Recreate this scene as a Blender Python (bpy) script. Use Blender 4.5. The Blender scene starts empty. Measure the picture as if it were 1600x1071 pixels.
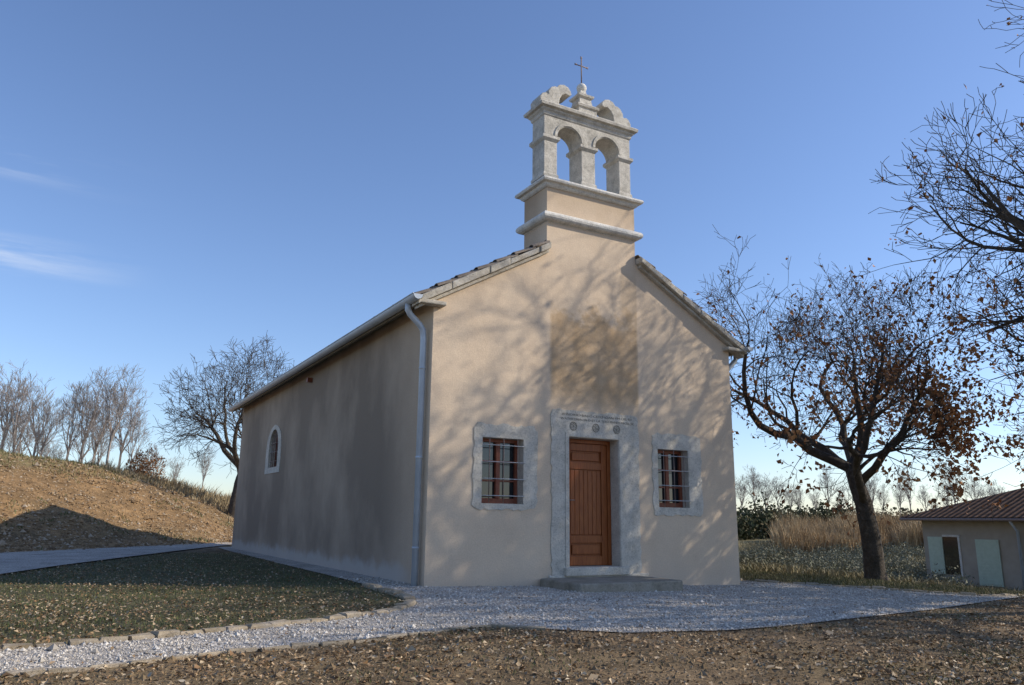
import bpy, bmesh, math, random
import numpy as np
from mathutils import Vector, Matrix, geometry
random.seed(7); rng=np.random.default_rng(7)
S=bpy.context.scene
COL=S.collection
# ------------------------------------------------------------ helpers
def link(ob,parent=None):
    COL.objects.link(ob)
    if parent: ob.parent=parent
    return ob
def empty(name,loc=(0,0,0)):
    e=bpy.data.objects.new(name,None); e.location=loc; e.empty_display_size=.3; return link(e)
def npmesh(name,V,Fc,mats=(),midx=None,smooth=False,parent=None):
    me=bpy.data.meshes.new(name)
    V=np.asarray(V,dtype=np.float32); Fc=np.asarray(Fc,dtype=np.int32)
    n,k=Fc.shape
    me.vertices.add(len(V)); me.vertices.foreach_set('co',V.ravel())
    me.loops.add(n*k); me.loops.foreach_set('vertex_index',Fc.ravel())
    me.polygons.add(n); me.polygons.foreach_set('loop_start',np.arange(n,dtype=np.int32)*k)
    try: me.polygons.foreach_set('loop_total',np.full(n,k,dtype=np.int32))
    except Exception: pass
    for m in mats: me.materials.append(m)
    if midx is not None: me.polygons.foreach_set('material_index',np.asarray(midx,dtype=np.int32))
    me.polygons.foreach_set('use_smooth',np.full(n,smooth,dtype=bool))
    me.update(calc_edges=True); me.validate()
    return link(bpy.data.objects.new(name,me),parent)
def pymesh(name,V,Fc,mat,parent=None,smooth=False):
    me=bpy.data.meshes.new(name); me.from_pydata([tuple(v) for v in V],[],Fc); me.materials.append(mat)
    bm=bmesh.new(); bm.from_mesh(me); bmesh.ops.recalc_face_normals(bm,faces=bm.faces); bm.to_mesh(me); bm.free()
    if smooth:
        for p in me.polygons: p.use_smooth=True
    me.update()
    return link(bpy.data.objects.new(name,me),parent)
def bevel(ob,w=.01,seg=2):
    m=ob.modifiers.new('bev','BEVEL'); m.width=w; m.segments=seg; m.limit_method='ANGLE'; return ob
def box(name,a,b,mat,parent=None,bw=0):
    x0,y0,z0=a;x1,y1,z1=b
    V=[(x0,y0,z0),(x1,y0,z0),(x1,y1,z0),(x0,y1,z0),(x0,y0,z1),(x1,y0,z1),(x1,y1,z1),(x0,y1,z1)]
    ob=pymesh(name,V,[(0,3,2,1),(4,5,6,7),(0,1,5,4),(1,2,6,5),(2,3,7,6),(3,0,4,7)],mat,parent)
    if bw: bevel(ob,bw)
    return ob
def prism_xz(name,pts,y0,y1,mat,parent=None,bw=0):
    n=len(pts);V=[(x,y0,z) for x,z in pts]+[(x,y1,z) for x,z in pts]
    Fc=[tuple(range(n)),tuple(range(2*n-1,n-1,-1))]+[(i,(i+1)%n,n+(i+1)%n,n+i) for i in range(n)]
    ob=pymesh(name,V,Fc,mat,parent)
    if bw: bevel(ob,bw)
    return ob
def tube(name,pts,r,mat,parent=None,k=10,closed_ends=True):
    pts=[Vector(p) for p in pts];V=[];Fc=[]
    ref=Vector((.3,.2,1)).normalized()
    for i,p in enumerate(pts):
        d=(pts[min(i+1,len(pts)-1)]-pts[max(i-1,0)]).normalized()
        a=d.cross(ref)
        if a.length<.05: a=d.cross(Vector((1,0,0)))
        a.normalize();b=d.cross(a)
        rr=r[i] if isinstance(r,(list,tuple)) else r
        for j in range(k):
            t=2*math.pi*j/k;V.append(p+a*math.cos(t)*rr+b*math.sin(t)*rr)
    for i in range(len(pts)-1):
        for j in range(k): Fc.append((i*k+j,i*k+(j+1)%k,(i+1)*k+(j+1)%k,(i+1)*k+j))
    Fc.append(tuple(range(k)));Fc.append(tuple(range(len(V)-1,len(V)-1-k,-1)))
    return pymesh(name,V,Fc,mat,parent,smooth=True)
def sstep(a,b,x):
    t=np.clip((x-a)/(b-a),0,1);return t*t*(3-2*t)
def inpoly(x,y,poly):
    c=np.zeros(x.shape,bool);n=len(poly)
    for i in range(n):
        x0,y0=poly[i];x1,y1=poly[(i+1)%n]
        if y0==y1: continue
        m=((y0>y)!=(y1>y))&(x<(x1-x0)*(y-y0)/(y1-y0)+x0);c^=m
    return c
# ------------------------------------------------------------ materials
def newmat(name,rough=.85,spec=.25):
    m=bpy.data.materials.new(name);m.use_nodes=True;nt=m.node_tree
    b=nt.nodes['Principled BSDF'];b.inputs['Roughness'].default_value=rough
    b.inputs['Specular IOR Level'].default_value=spec
    return m,nt,b
def noise(nt,scale,detail=6,rough=.6,vec=None):
    n=nt.nodes.new('ShaderNodeTexNoise');n.inputs['Scale'].default_value=scale;n.inputs['Detail'].default_value=detail;n.inputs['Roughness'].default_value=rough
    if vec is None:
        g=nt.nodes.new('ShaderNodeNewGeometry');vec=g.outputs['Position']
    nt.links.new(vec,n.inputs['Vector']);return n.outputs['Fac']
def ramp(nt,fac,stops):
    r=nt.nodes.new('ShaderNodeValToRGB');cr=r.color_ramp
    while len(cr.elements)<len(stops): cr.elements.new(.5)
    for e,(p,c) in zip(cr.elements,stops):
        e.position=p;e.color=(c[0],c[1],c[2],1) if isinstance(c,(tuple,list)) else (c,c,c,1)
    nt.links.new(fac,r.inputs[0]);return r.outputs[0]
def mix(nt,fac,a,b,mode='MIX'):
    m=nt.nodes.new('ShaderNodeMix');m.data_type='RGBA';m.blend_type=mode
    for k,v in ((0,fac),(6,a),(7,b)):
        if isinstance(v,(int,float)): m.inputs[k].default_value=v
        elif isinstance(v,tuple): m.inputs[k].default_value=(*v,1)
        else: nt.links.new(v,m.inputs[k])
    return m.outputs[2]
def mth(nt,op,a,b=None,clamp=False):
    m=nt.nodes.new('ShaderNodeMath');m.operation=op;m.use_clamp=clamp
    for k,v in ((0,a),(1,b)):
        if v is None: continue
        if isinstance(v,(int,float)): m.inputs[k].default_value=v
        else: nt.links.new(v,m.inputs[k])
    return m.outputs[0]
def bump(nt,b,h,strength=.4,dist=.02):
    n=nt.nodes.new('ShaderNodeBump');n.inputs['Strength'].default_value=strength;n.inputs['Distance'].default_value=dist
    nt.links.new(h,n.inputs['Height']);nt.links.new(n.outputs[0],b.inputs['Normal'])
def simple(name,c1,c2,scale=8,rough=.85,bs=.3,bd=.01,bscale=60,metal=0):
    m,nt,b=newmat(name,rough)
    nt.links.new(ramp(nt,noise(nt,scale),[(.3,c1),(.7,c2)]),b.inputs['Base Color'])
    b.inputs['Metallic'].default_value=metal
    if bs: bump(nt,b,noise(nt,bscale),bs,bd)
    return m
def island(name,cols,rough=.8,translucent=0):
    m,nt,b=newmat(name,rough);g=nt.nodes.new('ShaderNodeNewGeometry')
    n=len(cols);st=[(i/(n-1) if n>1 else 0,c) for i,c in enumerate(cols)]
    nt.links.new(ramp(nt,g.outputs['Random Per Island'],st),b.inputs['Base Color'])
    return m
def sep(nt):
    g=nt.nodes.new('ShaderNodeNewGeometry');s=nt.nodes.new('ShaderNodeSeparateXYZ');nt.links.new(g.outputs['Position'],s.inputs[0]);return s,g
def plaster_mat():
    m,nt,b=newmat('plaster',.92)
    s,g=sep(nt)
    base=ramp(nt,noise(nt,.9,5),[(.3,(.62,.48,.345)),(.7,(.71,.565,.415))])
    fine=ramp(nt,noise(nt,45,4,.7),[(.3,.84),(.7,1.08)])
    c=mix(nt,1.0,base,fine,'MULTIPLY')
    wn=mth(nt,'MULTIPLY',mth(nt,'SUBTRACT',noise(nt,1.6,4),.5),.7)
    wn2=mth(nt,'MULTIPLY',mth(nt,'SUBTRACT',noise(nt,2.4,3),.5),1.5)
    def edge(v,lo,hi):
        mr=nt.nodes.new('ShaderNodeMapRange');mr.interpolation_type='SMOOTHSTEP'
        nt.links.new(v,mr.inputs[0]);mr.inputs[1].default_value=lo;mr.inputs[2].default_value=hi;return mr.outputs[0]
    X=s.outputs[0];Y=s.outputs[1];Z=s.outputs[2]
    f=mth(nt,'MULTIPLY',edge(X,2.16,2.26),edge(mth(nt,'MULTIPLY',X,-1),-4.14,-4.06))
    zz=mth(nt,'ADD',Z,wn2)
    f=mth(nt,'MULTIPLY',f,edge(mth(nt,'MULTIPLY',zz,-1),-4.75,-4.4))
    f=mth(nt,'MULTIPLY',f,edge(mth(nt,'ADD',Z,wn),2.6,3.3))
    f=mth(nt,'MULTIPLY',f,edge(mth(nt,'MULTIPLY',Y,-1),-.05,-.02))
    f=mth(nt,'MULTIPLY',f,ramp(nt,noise(nt,3,5),[(.3,.6),(.6,.95)]))
    c=mix(nt,f,c,mix(nt,1.0,fine,(.44,.305,.18),'MULTIPLY'))
    f2=mth(nt,'MULTIPLY',edge(X,3.68,3.8),edge(mth(nt,'MULTIPLY',X,-1),-4.13,-4.09))
    f2=mth(nt,'MULTIPLY',f2,edge(Z,4.3,4.6));f2=mth(nt,'MULTIPLY',f2,edge(mth(nt,'MULTIPLY',Z,-1),-5.7,-5.3))
    f2=mth(nt,'MULTIPLY',f2,.4);c=mix(nt,f2,c,(.42,.31,.2))
    f3=mth(nt,'MULTIPLY',edge(mth(nt,'ADD',Z,wn),6.35,6.75),.4);c=mix(nt,f3,c,(.46,.34,.22))
    # side wall: shade darkened into the plaster colour, damp blotches on top
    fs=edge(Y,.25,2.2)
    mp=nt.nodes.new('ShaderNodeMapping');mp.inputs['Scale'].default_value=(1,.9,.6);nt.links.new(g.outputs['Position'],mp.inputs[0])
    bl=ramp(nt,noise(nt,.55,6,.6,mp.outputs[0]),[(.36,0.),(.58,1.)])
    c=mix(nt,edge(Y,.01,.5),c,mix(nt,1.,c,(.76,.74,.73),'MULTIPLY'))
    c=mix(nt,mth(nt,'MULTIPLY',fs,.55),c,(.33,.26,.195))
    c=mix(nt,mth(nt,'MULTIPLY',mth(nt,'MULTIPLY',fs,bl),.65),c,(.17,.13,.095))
    ff=edge(mth(nt,'MULTIPLY',mth(nt,'ADD',Z,mth(nt,'MULTIPLY',wn2,.25)),-1),-.34,-.12)
    ff=mth(nt,'MULTIPLY',ff,edge(Y,.3,1.2))
    c=mix(nt,mth(nt,'MULTIPLY',ff,.7),c,(.46,.44,.41))
    fd=edge(mth(nt,'MULTIPLY',mth(nt,'ADD',Z,wn),-1),-.55,.1)
    c=mix(nt,mth(nt,'MULTIPLY',fd,.35),c,(.45,.38,.32))
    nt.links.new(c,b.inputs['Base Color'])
    h=mth(nt,'ADD',noise(nt,70,5,.7),mth(nt,'MULTIPLY',noise(nt,6,3),1.5))
    bump(nt,b,h,.45,.01)
    return m
def stone_mat(name,c1,c2,c3,s=5):
    m,nt,b=newmat(name,.9)
    c=ramp(nt,noise(nt,s,8,.7),[(.25,c1),(.5,c2),(.75,c3)])
    pit=ramp(nt,noise(nt,38,4,.8),[(.32,.6),(.5,1.)])
    c=mix(nt,1.0,c,pit,'MULTIPLY')
    nt.links.new(c,b.inputs['Base Color'])
    bump(nt,b,mth(nt,'ADD',noise(nt,40,5,.8),noise(nt,9,4)),.6,.02)
    return m
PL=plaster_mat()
STB=stone_mat('belfry_limestone',(.29,.27,.23),(.55,.51,.44),(.72,.68,.60))
STW=stone_mat('frame_limestone',(.40,.365,.30),(.58,.53,.45),(.71,.655,.56),4)
STC=stone_mat('cope_stone',(.30,.26,.20),(.50,.45,.37),(.64,.60,.52))
STWHITE=stone_mat('moulding_stone',(.42,.40,.36),(.68,.65,.59),(.80,.77,.70))
STEP=stone_mat('step_stone',(.17,.155,.12),(.30,.27,.215),(.42,.38,.32),3)
TILE=stone_mat('roof_tile_clay',(.11,.095,.08),(.24,.195,.155),(.38,.32,.26),3)
WOOD,nt,b=newmat('varnished_wood',.38)
w=nt.nodes.new('ShaderNodeTexNoise');w.inputs['Scale'].default_value=6;w.inputs['Detail'].default_value=6
mp=nt.nodes.new('ShaderNodeMapping');mp.inputs['Scale'].default_value=(12,12,.9)
g=nt.nodes.new('ShaderNodeNewGeometry');nt.links.new(g.outputs['Position'],mp.inputs[0]);nt.links.new(mp.outputs[0],w.inputs['Vector'])
nt.links.new(ramp(nt,w.outputs['Fac'],[(.3,(.21,.055,.016)),(.7,(.36,.11,.03))]),b.inputs['Base Color'])
WOODR=simple('window_wood',(.17,.05,.027),(.26,.078,.042),20,.4,0)
METAL=simple('gutter_metal',(.42,.46,.50),(.54,.58,.62),3,.42,0,metal=.15)
IRON=simple('grille_iron',(.38,.38,.38),(.5,.5,.5),30,.5,0,metal=.2)
DIRON=simple('cross_iron',(.18,.13,.11),(.28,.2,.17),30,.6,0)
GLASS,nt,b=newmat('window_glass',.05);b.inputs['Base Color'].default_value=(.012,.016,.02,1);b.inputs['Specular IOR Level'].default_value=.7
INC=simple('incised_lettering',(.17,.155,.13),(.25,.23,.19),20,.95,0)
# ------------------------------------------------------------ terrain
def vnoise(x,y,s,seed=0):
    v=0
    r=np.random.default_rng(seed)
    for i in range(6):
        a=r.uniform(0,2*math.pi);k=s*(1+.6*i);ph=r.uniform(0,6.28)
        v=v+np.sin((x*math.cos(a)+y*math.sin(a))*k+ph+1.3*np.sin((y*math.cos(a)-x*math.sin(a))*k*.6+ph*2))/(1+.5*i)
    return v/3
def G(x,y):
    x=np.asarray(x,float);y=np.asarray(y,float)
    z=-.025*np.clip(x,0,10)
    dip=sstep(10,21,x)*(1-sstep(27,50,x+.2*y))
    z=z-1.0*dip+ .35*sstep(40,60,x)
    d=(-(x+5.9)+(y-12.5))/1.41421;a=((x+5.9)+(y-12.5))/1.41421
    H=3.25-1.5*sstep(11,22,a)
    h=sstep(-.2,10.5,d)*H
    h=h+(vnoise(x,y,.7,3)*.15+vnoise(x,y,2.5,4)*.07)*sstep(0,3,d)
    h=h+np.clip(d-10,0,200)*.012
    fade=1-sstep(10,30,x-.4*(y-15))
    z=z+h*fade
    rough=(vnoise(x,y,3.1,9)*.018)*sstep(-5.6,-6.6,y)*1.0
    return z+rough
def lin(a,b,st): return list(np.arange(a,b,st))
xs=[-400,-250,-160,-100,-70,-50,-40,-32,-26,-22,-19,-16,-14]+lin(-12,14,.25)+lin(14,40,.8)+lin(40,80,3)+[85,100,120,150,200,300,500]
ys=[-300,-150,-80,-50,-35,-25,-20,-17,-15,-13]+lin(-12,-4,.2)+lin(-4,20,.4)+lin(20,45,.6)+lin(45,90,3)+[95,110,130,160,200,300,500]
xs=np.array(sorted(set(np.round(xs,3))));ys=np.array(sorted(set(np.round(ys,3))))
GX,GY=np.meshgrid(xs,ys);GZ=G(GX,GY)
nx,ny=len(xs),len(ys)
V=np.stack([GX.ravel(),GY.ravel(),GZ.ravel()],1)
I=np.arange(nx*ny).reshape(ny,nx)
Fq=np.stack([I[:-1,:-1].ravel(),I[:-1,1:].ravel(),I[1:,1:].ravel(),I[1:,:-1].ravel()],1)
GM,nt,b=newmat('ground_soil',.97)
at=nt.nodes.new('ShaderNodeAttribute');at.attribute_name='gcol'
n1=ramp(nt,noise(nt,2.2,8,.7),[(.3,.55),(.7,1.35)])
n2=ramp(nt,noise(nt,28,6,.75),[(.33,.5),(.5,1.),(.68,1.6)])
n3=ramp(nt,noise(nt,.6,5,.7),[(.35,.7),(.65,1.2)])
c=mix(nt,1.,at.outputs['Color'],n1,'MULTIPLY');c=mix(nt,1.,c,n2,'MULTIPLY');c=mix(nt,1.,c,n3,'MULTIPLY')
nt.links.new(c,b.inputs['Base Color'])
bump(nt,b,mth(nt,'ADD',noise(nt,22,6,.75),mth(nt,'MULTIPLY',noise(nt,4,4),2.)),.9,.05)
ground=npmesh('ground',V,Fq,[GM],smooth=True)
x=GX.ravel();y=GY.ravel()
def blend(c,w,new): return c*(1-w[:,None])+np.array(new)[None,:]*w[:,None]
cc=np.tile(np.array([.23,.16,.09]),(len(x),1))
lawn=sstep(-4,-3,y)*(1-sstep(-.5,0,x))*(1-sstep(11,14,y))
cc=blend(cc,lawn*.85,(.105,.105,.05))
gp=np.clip(vnoise(x,y,1.3,21)*.8+.2,0,1)
cc=blend(cc,(1-lawn)*gp*.45*(y<-4),(.15,.13,.058))
right=sstep(7,10,x)*sstep(-2.5,-1,y)
cc=blend(cc,right*.9,(.16,.15,.065))
far=sstep(14,24,x);cc=blend(cc,far,(.22,.19,.10))
d=(-(x+5.9)+(y-12.5))/1.41421
bank=sstep(-.3,.8,d)*(1-sstep(8,30,x-.4*(y-15)));cc=blend(cc,bank,(.29,.18,.085))
cc=blend(cc,bank*np.clip(vnoise(x,y,.8,77)*1.2-.1,0,1)*.55,(.17,.14,.07))
top=sstep(6.5,9.5,d+vnoise(x,y,1.1,5)*.8)*bank;cc=blend(cc,top,(.21,.175,.08))
dry=sstep(14,18,((x+5.9)+(y-12.5))/1.414)*bank;cc=blend(cc,dry*.8,(.33,.26,.155))
fa=ground.data.color_attributes.new('gcol','FLOAT_COLOR','POINT')
fa.data.foreach_set('color',np.concatenate([cc,np.ones((len(x),1))],1).astype(np.float32).ravel())
# ------------------------------------------------------------ gravel areas
UP=[(-14,-4.6),(-9,-4.2),(-5.07,-3.86),(-4.2,-3.75),(-3.42,-3.51),(-2.61,-3.26),(-2.01,-2.99),(-1.45,-2.62),(-1.08,-2.15),(-.86,-1.5),(-.78,-.8),(-.75,-.1),(-.66,.66),(-.6,3),(-.58,5.7),(-.45,13),(-.3,16)]
LOW=[(10.6,-2.85),(8.53,-3.4),(5.54,-4.26),(3.29,-4.78),(1.87,-5.11),(.93,-5.25),(-.18,-5.12),(-.74,-4.6),(-1.13,-4.2),(-1.57,-4.25),(-2.3,-4.52),(-2.88,-4.62),(-3.6,-4.66),(-4.27,-4.87),(-5.0,-4.98),(-9,-5.5),(-14,-5.9)]
RIGHT=[(6.9,3.5),(7.2,1.6),(7.48,1.01),(8.48,-.37),(9.11,-1.94),(9.5,-2.6)]
gpoly=UP+[(.5,16.5),(6.9,16.5)]+RIGHT+LOW
lpoly=[(-20,1.5),(-9,2.6),(-5.54,4.57),(-4.62,7),(-3.29,10),(-1.2,14.5),(.49,18.2),(1.6,20),(.6,19.6),(-3.5,15.2),(-5.96,12.6),(-9,9.4),(-20,6)]
def sheet(name,poly,mat,off,step=.4):
    pts=[Vector(p) for p in poly];n=len(pts)
    px=np.array([p[0] for p in poly]);py=np.array([p[1] for p in poly])
    gx,gy=np.meshgrid(np.arange(math.floor(px.min()),px.max(),step),np.arange(math.floor(py.min()),py.max(),step))
    m=inpoly(gx.ravel(),gy.ravel(),poly)
    ins=[Vector((a,b)) for a,b in zip(gx.ravel()[m],gy.ravel()[m])]
    r=geometry.delaunay_2d_cdt(pts+ins,[(i,(i+1)%n) for i in range(n)],[],1,1e-4)
    vs=r[0];X_=np.array([v[0] for v in vs]);Y_=np.array([v[1] for v in vs]);Z_=G(X_,Y_)+off
    return pymesh(name,list(zip(X_,Y_,Z_)),[tuple(f) for f in r[2]],mat,smooth=True)
GR,nt,b=newmat('gravel',.95)
vo=nt.nodes.new('ShaderNodeTexVoronoi');vo.inputs['Scale'].default_value=60
g=nt.nodes.new('ShaderNodeNewGeometry');nt.links.new(g.outputs['Position'],vo.inputs['Vector'])
s1=nt.nodes.new('ShaderNodeSeparateColor');nt.links.new(vo.outputs['Color'],s1.inputs[0])
c=ramp(nt,s1.outputs[0],[(0,(.25,.22,.18)),(.5,(.47,.42,.36)),(1,(.65,.595,.53))])
c=mix(nt,1.,c,ramp(nt,noise(nt,1.5,6),[(.3,.65),(.7,1.1)]),'MULTIPLY')
nt.links.new(c,b.inputs['Base Color']);bump(nt,b,mth(nt,'MULTIPLY',vo.outputs['Distance'],-1),.8,.015)
sheet('gravel_path',gpoly,GR,.012)
sheet('access_road',lpoly,GR,.03)
# ------------------------------------------------------------ church
church=empty('church')
W=6.4;EV=4.45;SL=.56;L=15.25
def rz(x): return EV+SL*(x if x<3.2 else 6.4-x)
front=[(0,-.6),(0,EV),(2.13,rz(2.13)),(2.13,6.9),(4.1,6.9),(4.1,rz(4.1)),(W,EV),(W,-.6)]
fw=prism_xz('front_wall',front,0,.8,PL,church)
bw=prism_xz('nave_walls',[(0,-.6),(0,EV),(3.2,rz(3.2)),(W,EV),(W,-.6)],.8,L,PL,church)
def cut(ob,cutter):
    m=ob.modifiers.new('b','BOOLEAN');m.operation='DIFFERENCE';m.object=cutter;m.solver='EXACT'
    dg=bpy.context.evaluated_depsgraph_get();me=bpy.data.meshes.new_from_object(ob.evaluated_get(dg))
    ob.modifiers.clear();ob.data=me;bpy.data.objects.remove(cutter)
e=.004
cut(fw,box('c',(2.57-e,-.5,.1),(3.61+e,.34,2.38+e),PL))
cut(fw,box('c',(.92-e,-.5,1.24-e),(1.68+e,.30,2.28+e),PL))
cut(fw,box('c',(4.50-e,-.5,1.24-e),(5.22+e,.30,2.28+e),PL))
def arch(y0,y1,z0,zs,n=14):
    c=(y0+y1)/2;r=(y1-y0)/2;return [(y0,z0),(y1,z0)]+[(c+r*math.cos(math.pi*i/n),zs+min(r,.62)*math.sin(math.pi*i/n)) for i in range(n+1)]
SW=(9.95,11.0,2.28,2.78)
def prism_yz(name,pts,x0,x1,mat,parent=None):
    n=len(pts);V=[(x0,y,z) for y,z in pts]+[(x1,y,z) for y,z in pts]
    return pymesh(name,V,[tuple(range(n)),tuple(range(2*n-1,n-1,-1))]+[(i,(i+1)%n,n+(i+1)%n,n+i) for i in range(n)],mat,parent)
cut(bw,prism_yz('c',arch(SW[0]-e,SW[1]+e,SW[2]-e,SW[3]),-.5,.3,PL))
def ring(name,outer,inner,yf,yb,mat,parent,axis='y',seed=0,jit=.02):
    r=random.Random(seed);n=len(outer);V=[];j=[(r.uniform(-jit,jit),r.uniform(-jit,jit)) for _ in outer]
    for k,(pts,dep) in enumerate(((outer,.02),(outer,yf),(inner,yf),(inner,yb))):
        for i,(a,z) in enumerate(pts):
            if k<2: a+=j[i][0];z+=j[i][1]
            V.append((a,dep,z) if axis=='y' else (dep,a,z))
    Fc=[(k*n+i,k*n+(i+1)%n,(k+1)*n+(i+1)%n,(k+1)*n+i) for k in range(3) for i in range(n)]
    return pymesh(name,V,Fc,mat,parent)
def rectpts(x0,x1,z0,z1,nx,nz,rc=0):
    p=[]
    p+= [(x0+(x1-x0)*i/nx,z0) for i in range(nx)]
    p+= [(x1,z0+(z1-z0)*i/nz) for i in range(nz)]
    p+= [(x1-(x1-x0)*i/nx,z1) for i in range(nx)]
    p+= [(x0,z1-(z1-z0)*i/nz) for i in range(nz)]
    if rc:
        cx,cz=(x0+x1)/2,(z0+z1)/2;q=[]
        for a,z in p:
            da=min(abs(a-x0),abs(a-x1));dz=min(abs(z-z0),abs(z-z1))
            if da<rc and dz<rc:
                ca=x0+rc if a<cx else x1-rc;c2=z0+rc if z<cz else z1-rc
                v=Vector((a-ca,z-c2))
                if v.length>rc: v=v.normalized()*rc;a=ca+v.x;z=c2+v.y
            q.append((a,z))
        p=q
    return p
ring('portal_stone',rectpts(2.22,4.06,.1,2.84,22,30,.08),rectpts(2.57,3.61,.12,2.38,22,30),-.018,.33,STW,church,seed=1,jit=.02)
ring('portal_inner_moulding',rectpts(2.49,3.69,.11,2.46,10,10),rectpts(2.56,3.62,.125,2.39,10,10),-.034,.02,STW,church,seed=2,jit=0)
box('portal_foot_stone',(2.16,-.05,-.3),(4.2,.25,.12),STW,church,.02)
ring('window_stone',rectpts(.765,1.94,1.15,2.5,16,16,.1),rectpts(.92,1.68,1.24,2.28,16,16),-.014,.29,STW,church,seed=3,jit=.02)
ring('window_stone',rectpts(4.38,5.54,1.1,2.56,16,16,.08),rectpts(4.50,5.22,1.24,2.28,16,16),-.014,.29,STW,church,seed=4,jit=.02)
o=arch(9.62,11.32,2.12,2.80);i_=arch(SW[0],SW[1],SW[2],SW[3])
ring('side_window_stone',o,i_,-.014,.28,STW,church,axis='x',seed=5,jit=.01)
box('threshold_stone',(2.45,-.10,.1),(3.75,.3,.24),STW,church,.02)
box('door_step',(1.97,-1.2,-.3),(3.95,-.052,.085),STEP,church,.025)
# door
yd=.26
box('door_frame_left',(2.572,yd-.04,.24),(2.64,yd+.05,2.378),WOOD,church,.006)
box('door_frame_right',(3.54,yd-.04,.24),(3.608,yd+.05,2.378),WOOD,church,.006)
box('door_frame_top',(2.64,yd-.04,2.31),(3.54,yd+.05,2.378),WOOD,church,.006)
box('door_panel_back',(2.64,yd+.02,.245),(3.54,yd+.06,2.31),WOOD,church)
box('stile_left',(2.645,yd-.02,.25),(2.76,yd+.018,2.305),WOOD,church,.006)
box('stile_right',(3.42,yd-.02,.25),(3.535,yd+.018,2.305),WOOD,church,.006)
for nm,z0,z1 in (('rail_bottom',.25,.40),('rail_lock',.62,.74),('rail_mid',1.86,1.98),('rail_top',2.18,2.305)):
    box(nm,(2.762,yd-.02,z0),(3.418,yd+.018,z1),WOOD,church,.006)
for k in range(7):
    a=2.775+k*.0915;box('plank',(a,yd-.008,.76),(a+.086,yd+.018,1.845),WOOD,church,.006)
box('raised_panel_top',(2.80,yd-.012,2.01),(3.38,yd+.018,2.15),WOOD,church,.012)
box('raised_panel_bottom',(2.80,yd-.012,.43),(3.38,yd+.018,.59),WOOD,church,.012)
box('lock_plate',(2.68,yd-.028,1.2),(2.715,yd-.02,1.42),DIRON,church,.003)
tube('door_handle',[(2.70,yd-.03,1.33),(2.70,yd-.08,1.33),(2.81,yd-.08,1.33)],.01,DIRON,church)
def window(x0,x1,z0,z1,yw,par,rows=3):
    t=.055
    box('glass',(x0,yw+.02,z0),(x1,yw+.03,z1),GLASS,par)
    box('frame',(x0,yw-.03,z0),(x0+t,yw+.019,z1),WOODR,par,.004);box('frame',(x1-t,yw-.03,z0),(x1,yw+.019,z1),WOODR,par,.004)
    box('frame',(x0+t,yw-.03,z0),(x1-t,yw+.019,z0+t+.03),WOODR,par,.004);box('frame',(x0+t,yw-.03,z1-t),(x1-t,yw+.019,z1),WOODR,par,.004)
    c=(x0+x1)/2;box('mullion',(c-.038,yw-.04,z0+t+.03),(c+.038,yw+.019,z1-t),WOODR,par,.004)
    for k in range(1,rows):
        z=z0+t+(z1-z0-2*t)*k/rows
        box('bar',(x0+t,yw-.015,z-.014),(c-.038,yw+.019,z+.014),WOODR,par);box('bar',(c+.038,yw-.015,z-.014),(x1-t,yw+.019,z+.014),WOODR,par)
    for k in range(4):
        z=z0+.12+(z1-z0-.24)*k/3
        tube('grille_bar',[(x0-.01,.06,z),(x0+.03,-.045,z),(x1-.0,-.045,z),(x1+.03,-.02,z)],.007,IRON,par,8)
    for k in range(3):
        a=x0+.12+(x1-x0-.24)*k/2
        tube('grille_upright',[(a,-.03,z0+.01),(a,-.03,z1-.01)],.007,DIRON,par,8)
window(.921,1.679,1.241,2.279,.2,church);window(4.501,5.219,1.241,2.279,.2,church)
ia=arch(SW[0]+.004,SW[1]-.004,SW[2]+.004,SW[3]-.006)
prism_yz('side_glass',ia,.2,.21,GLASS,church)
ib=[(10.475+(y_-10.475)*.88,2.79+(z_-2.79)*.88) for y_,z_ in ia]
V=[];n=len(ia)
for pts,xx in ((ia,.15),(ib,.15),(ib,.198),(ia,.198)): V+=[(xx,a,z) for a,z in pts]
pymesh('side_frame',V,[(k*n+i,k*n+(i+1)%n,((k+1)%4)*n+(i+1)%n,((k+1)%4)*n+i) for k in range(4) for i in range(n)],WOODR,church)
box('side_mullion',(.155,10.44,2.30),(.197,10.51,3.30),WOODR,church)
for k in range(4): tube('side_grille',[(.03,9.96,2.45+.24*k),(.03,10.99,2.45+.24*k)],.009,DIRON,church,8)
for k in range(5): tube('side_grille_upright',[(.045,10.08+.2*k,2.30),(.045,10.08+.2*k,3.25-.1*abs(k-2))],.009,DIRON,church,8)
def text(s,x,z,size,w):
    cu=bpy.data.curves.new('inscription','FONT');cu.body=s;cu.size=size;cu.extrude=.0015;cu.align_x='LEFT';cu.materials.append(INC)
    ob=link(bpy.data.objects.new('inscription',cu),church);ob.rotation_euler=(math.pi/2,0,0);ob.location=(x,-.0205,z)
    bpy.context.view_layer.update();k=w/max(ob.dimensions.x,.01);ob.scale=(k,1,1)
text('H·INDINCI·BAS·C·CETO·IOAN·VM·CEL·ET',2.42,2.745,.055,1.5)
text('WATVRTINACIA·D·ET LA TERA·BVNDI·MICEL·SE',2.40,2.67,.055,1.56)
def torus(name,c,R,r,mat,parent,k=20,axis='y'):
    pts=[(c[0]+R*math.cos(2*math.pi*i/k),c[1],c[2]+R*math.sin(2*math.pi*i/k)) for i in range(k+1)]
    return tube(name,pts,r,mat,parent,6)
for cx in (2.66,3.13,3.58):
    torus('rosette_ring',(cx,-.019,2.565),.072,.005,INC,church)
    for k in range(6):
        a=math.pi*k/3;torus('rosette_petal',(cx+.032*math.cos(a),-.019,2.565+.032*math.sin(a)),.03,.0035,INC,church,10)
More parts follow.
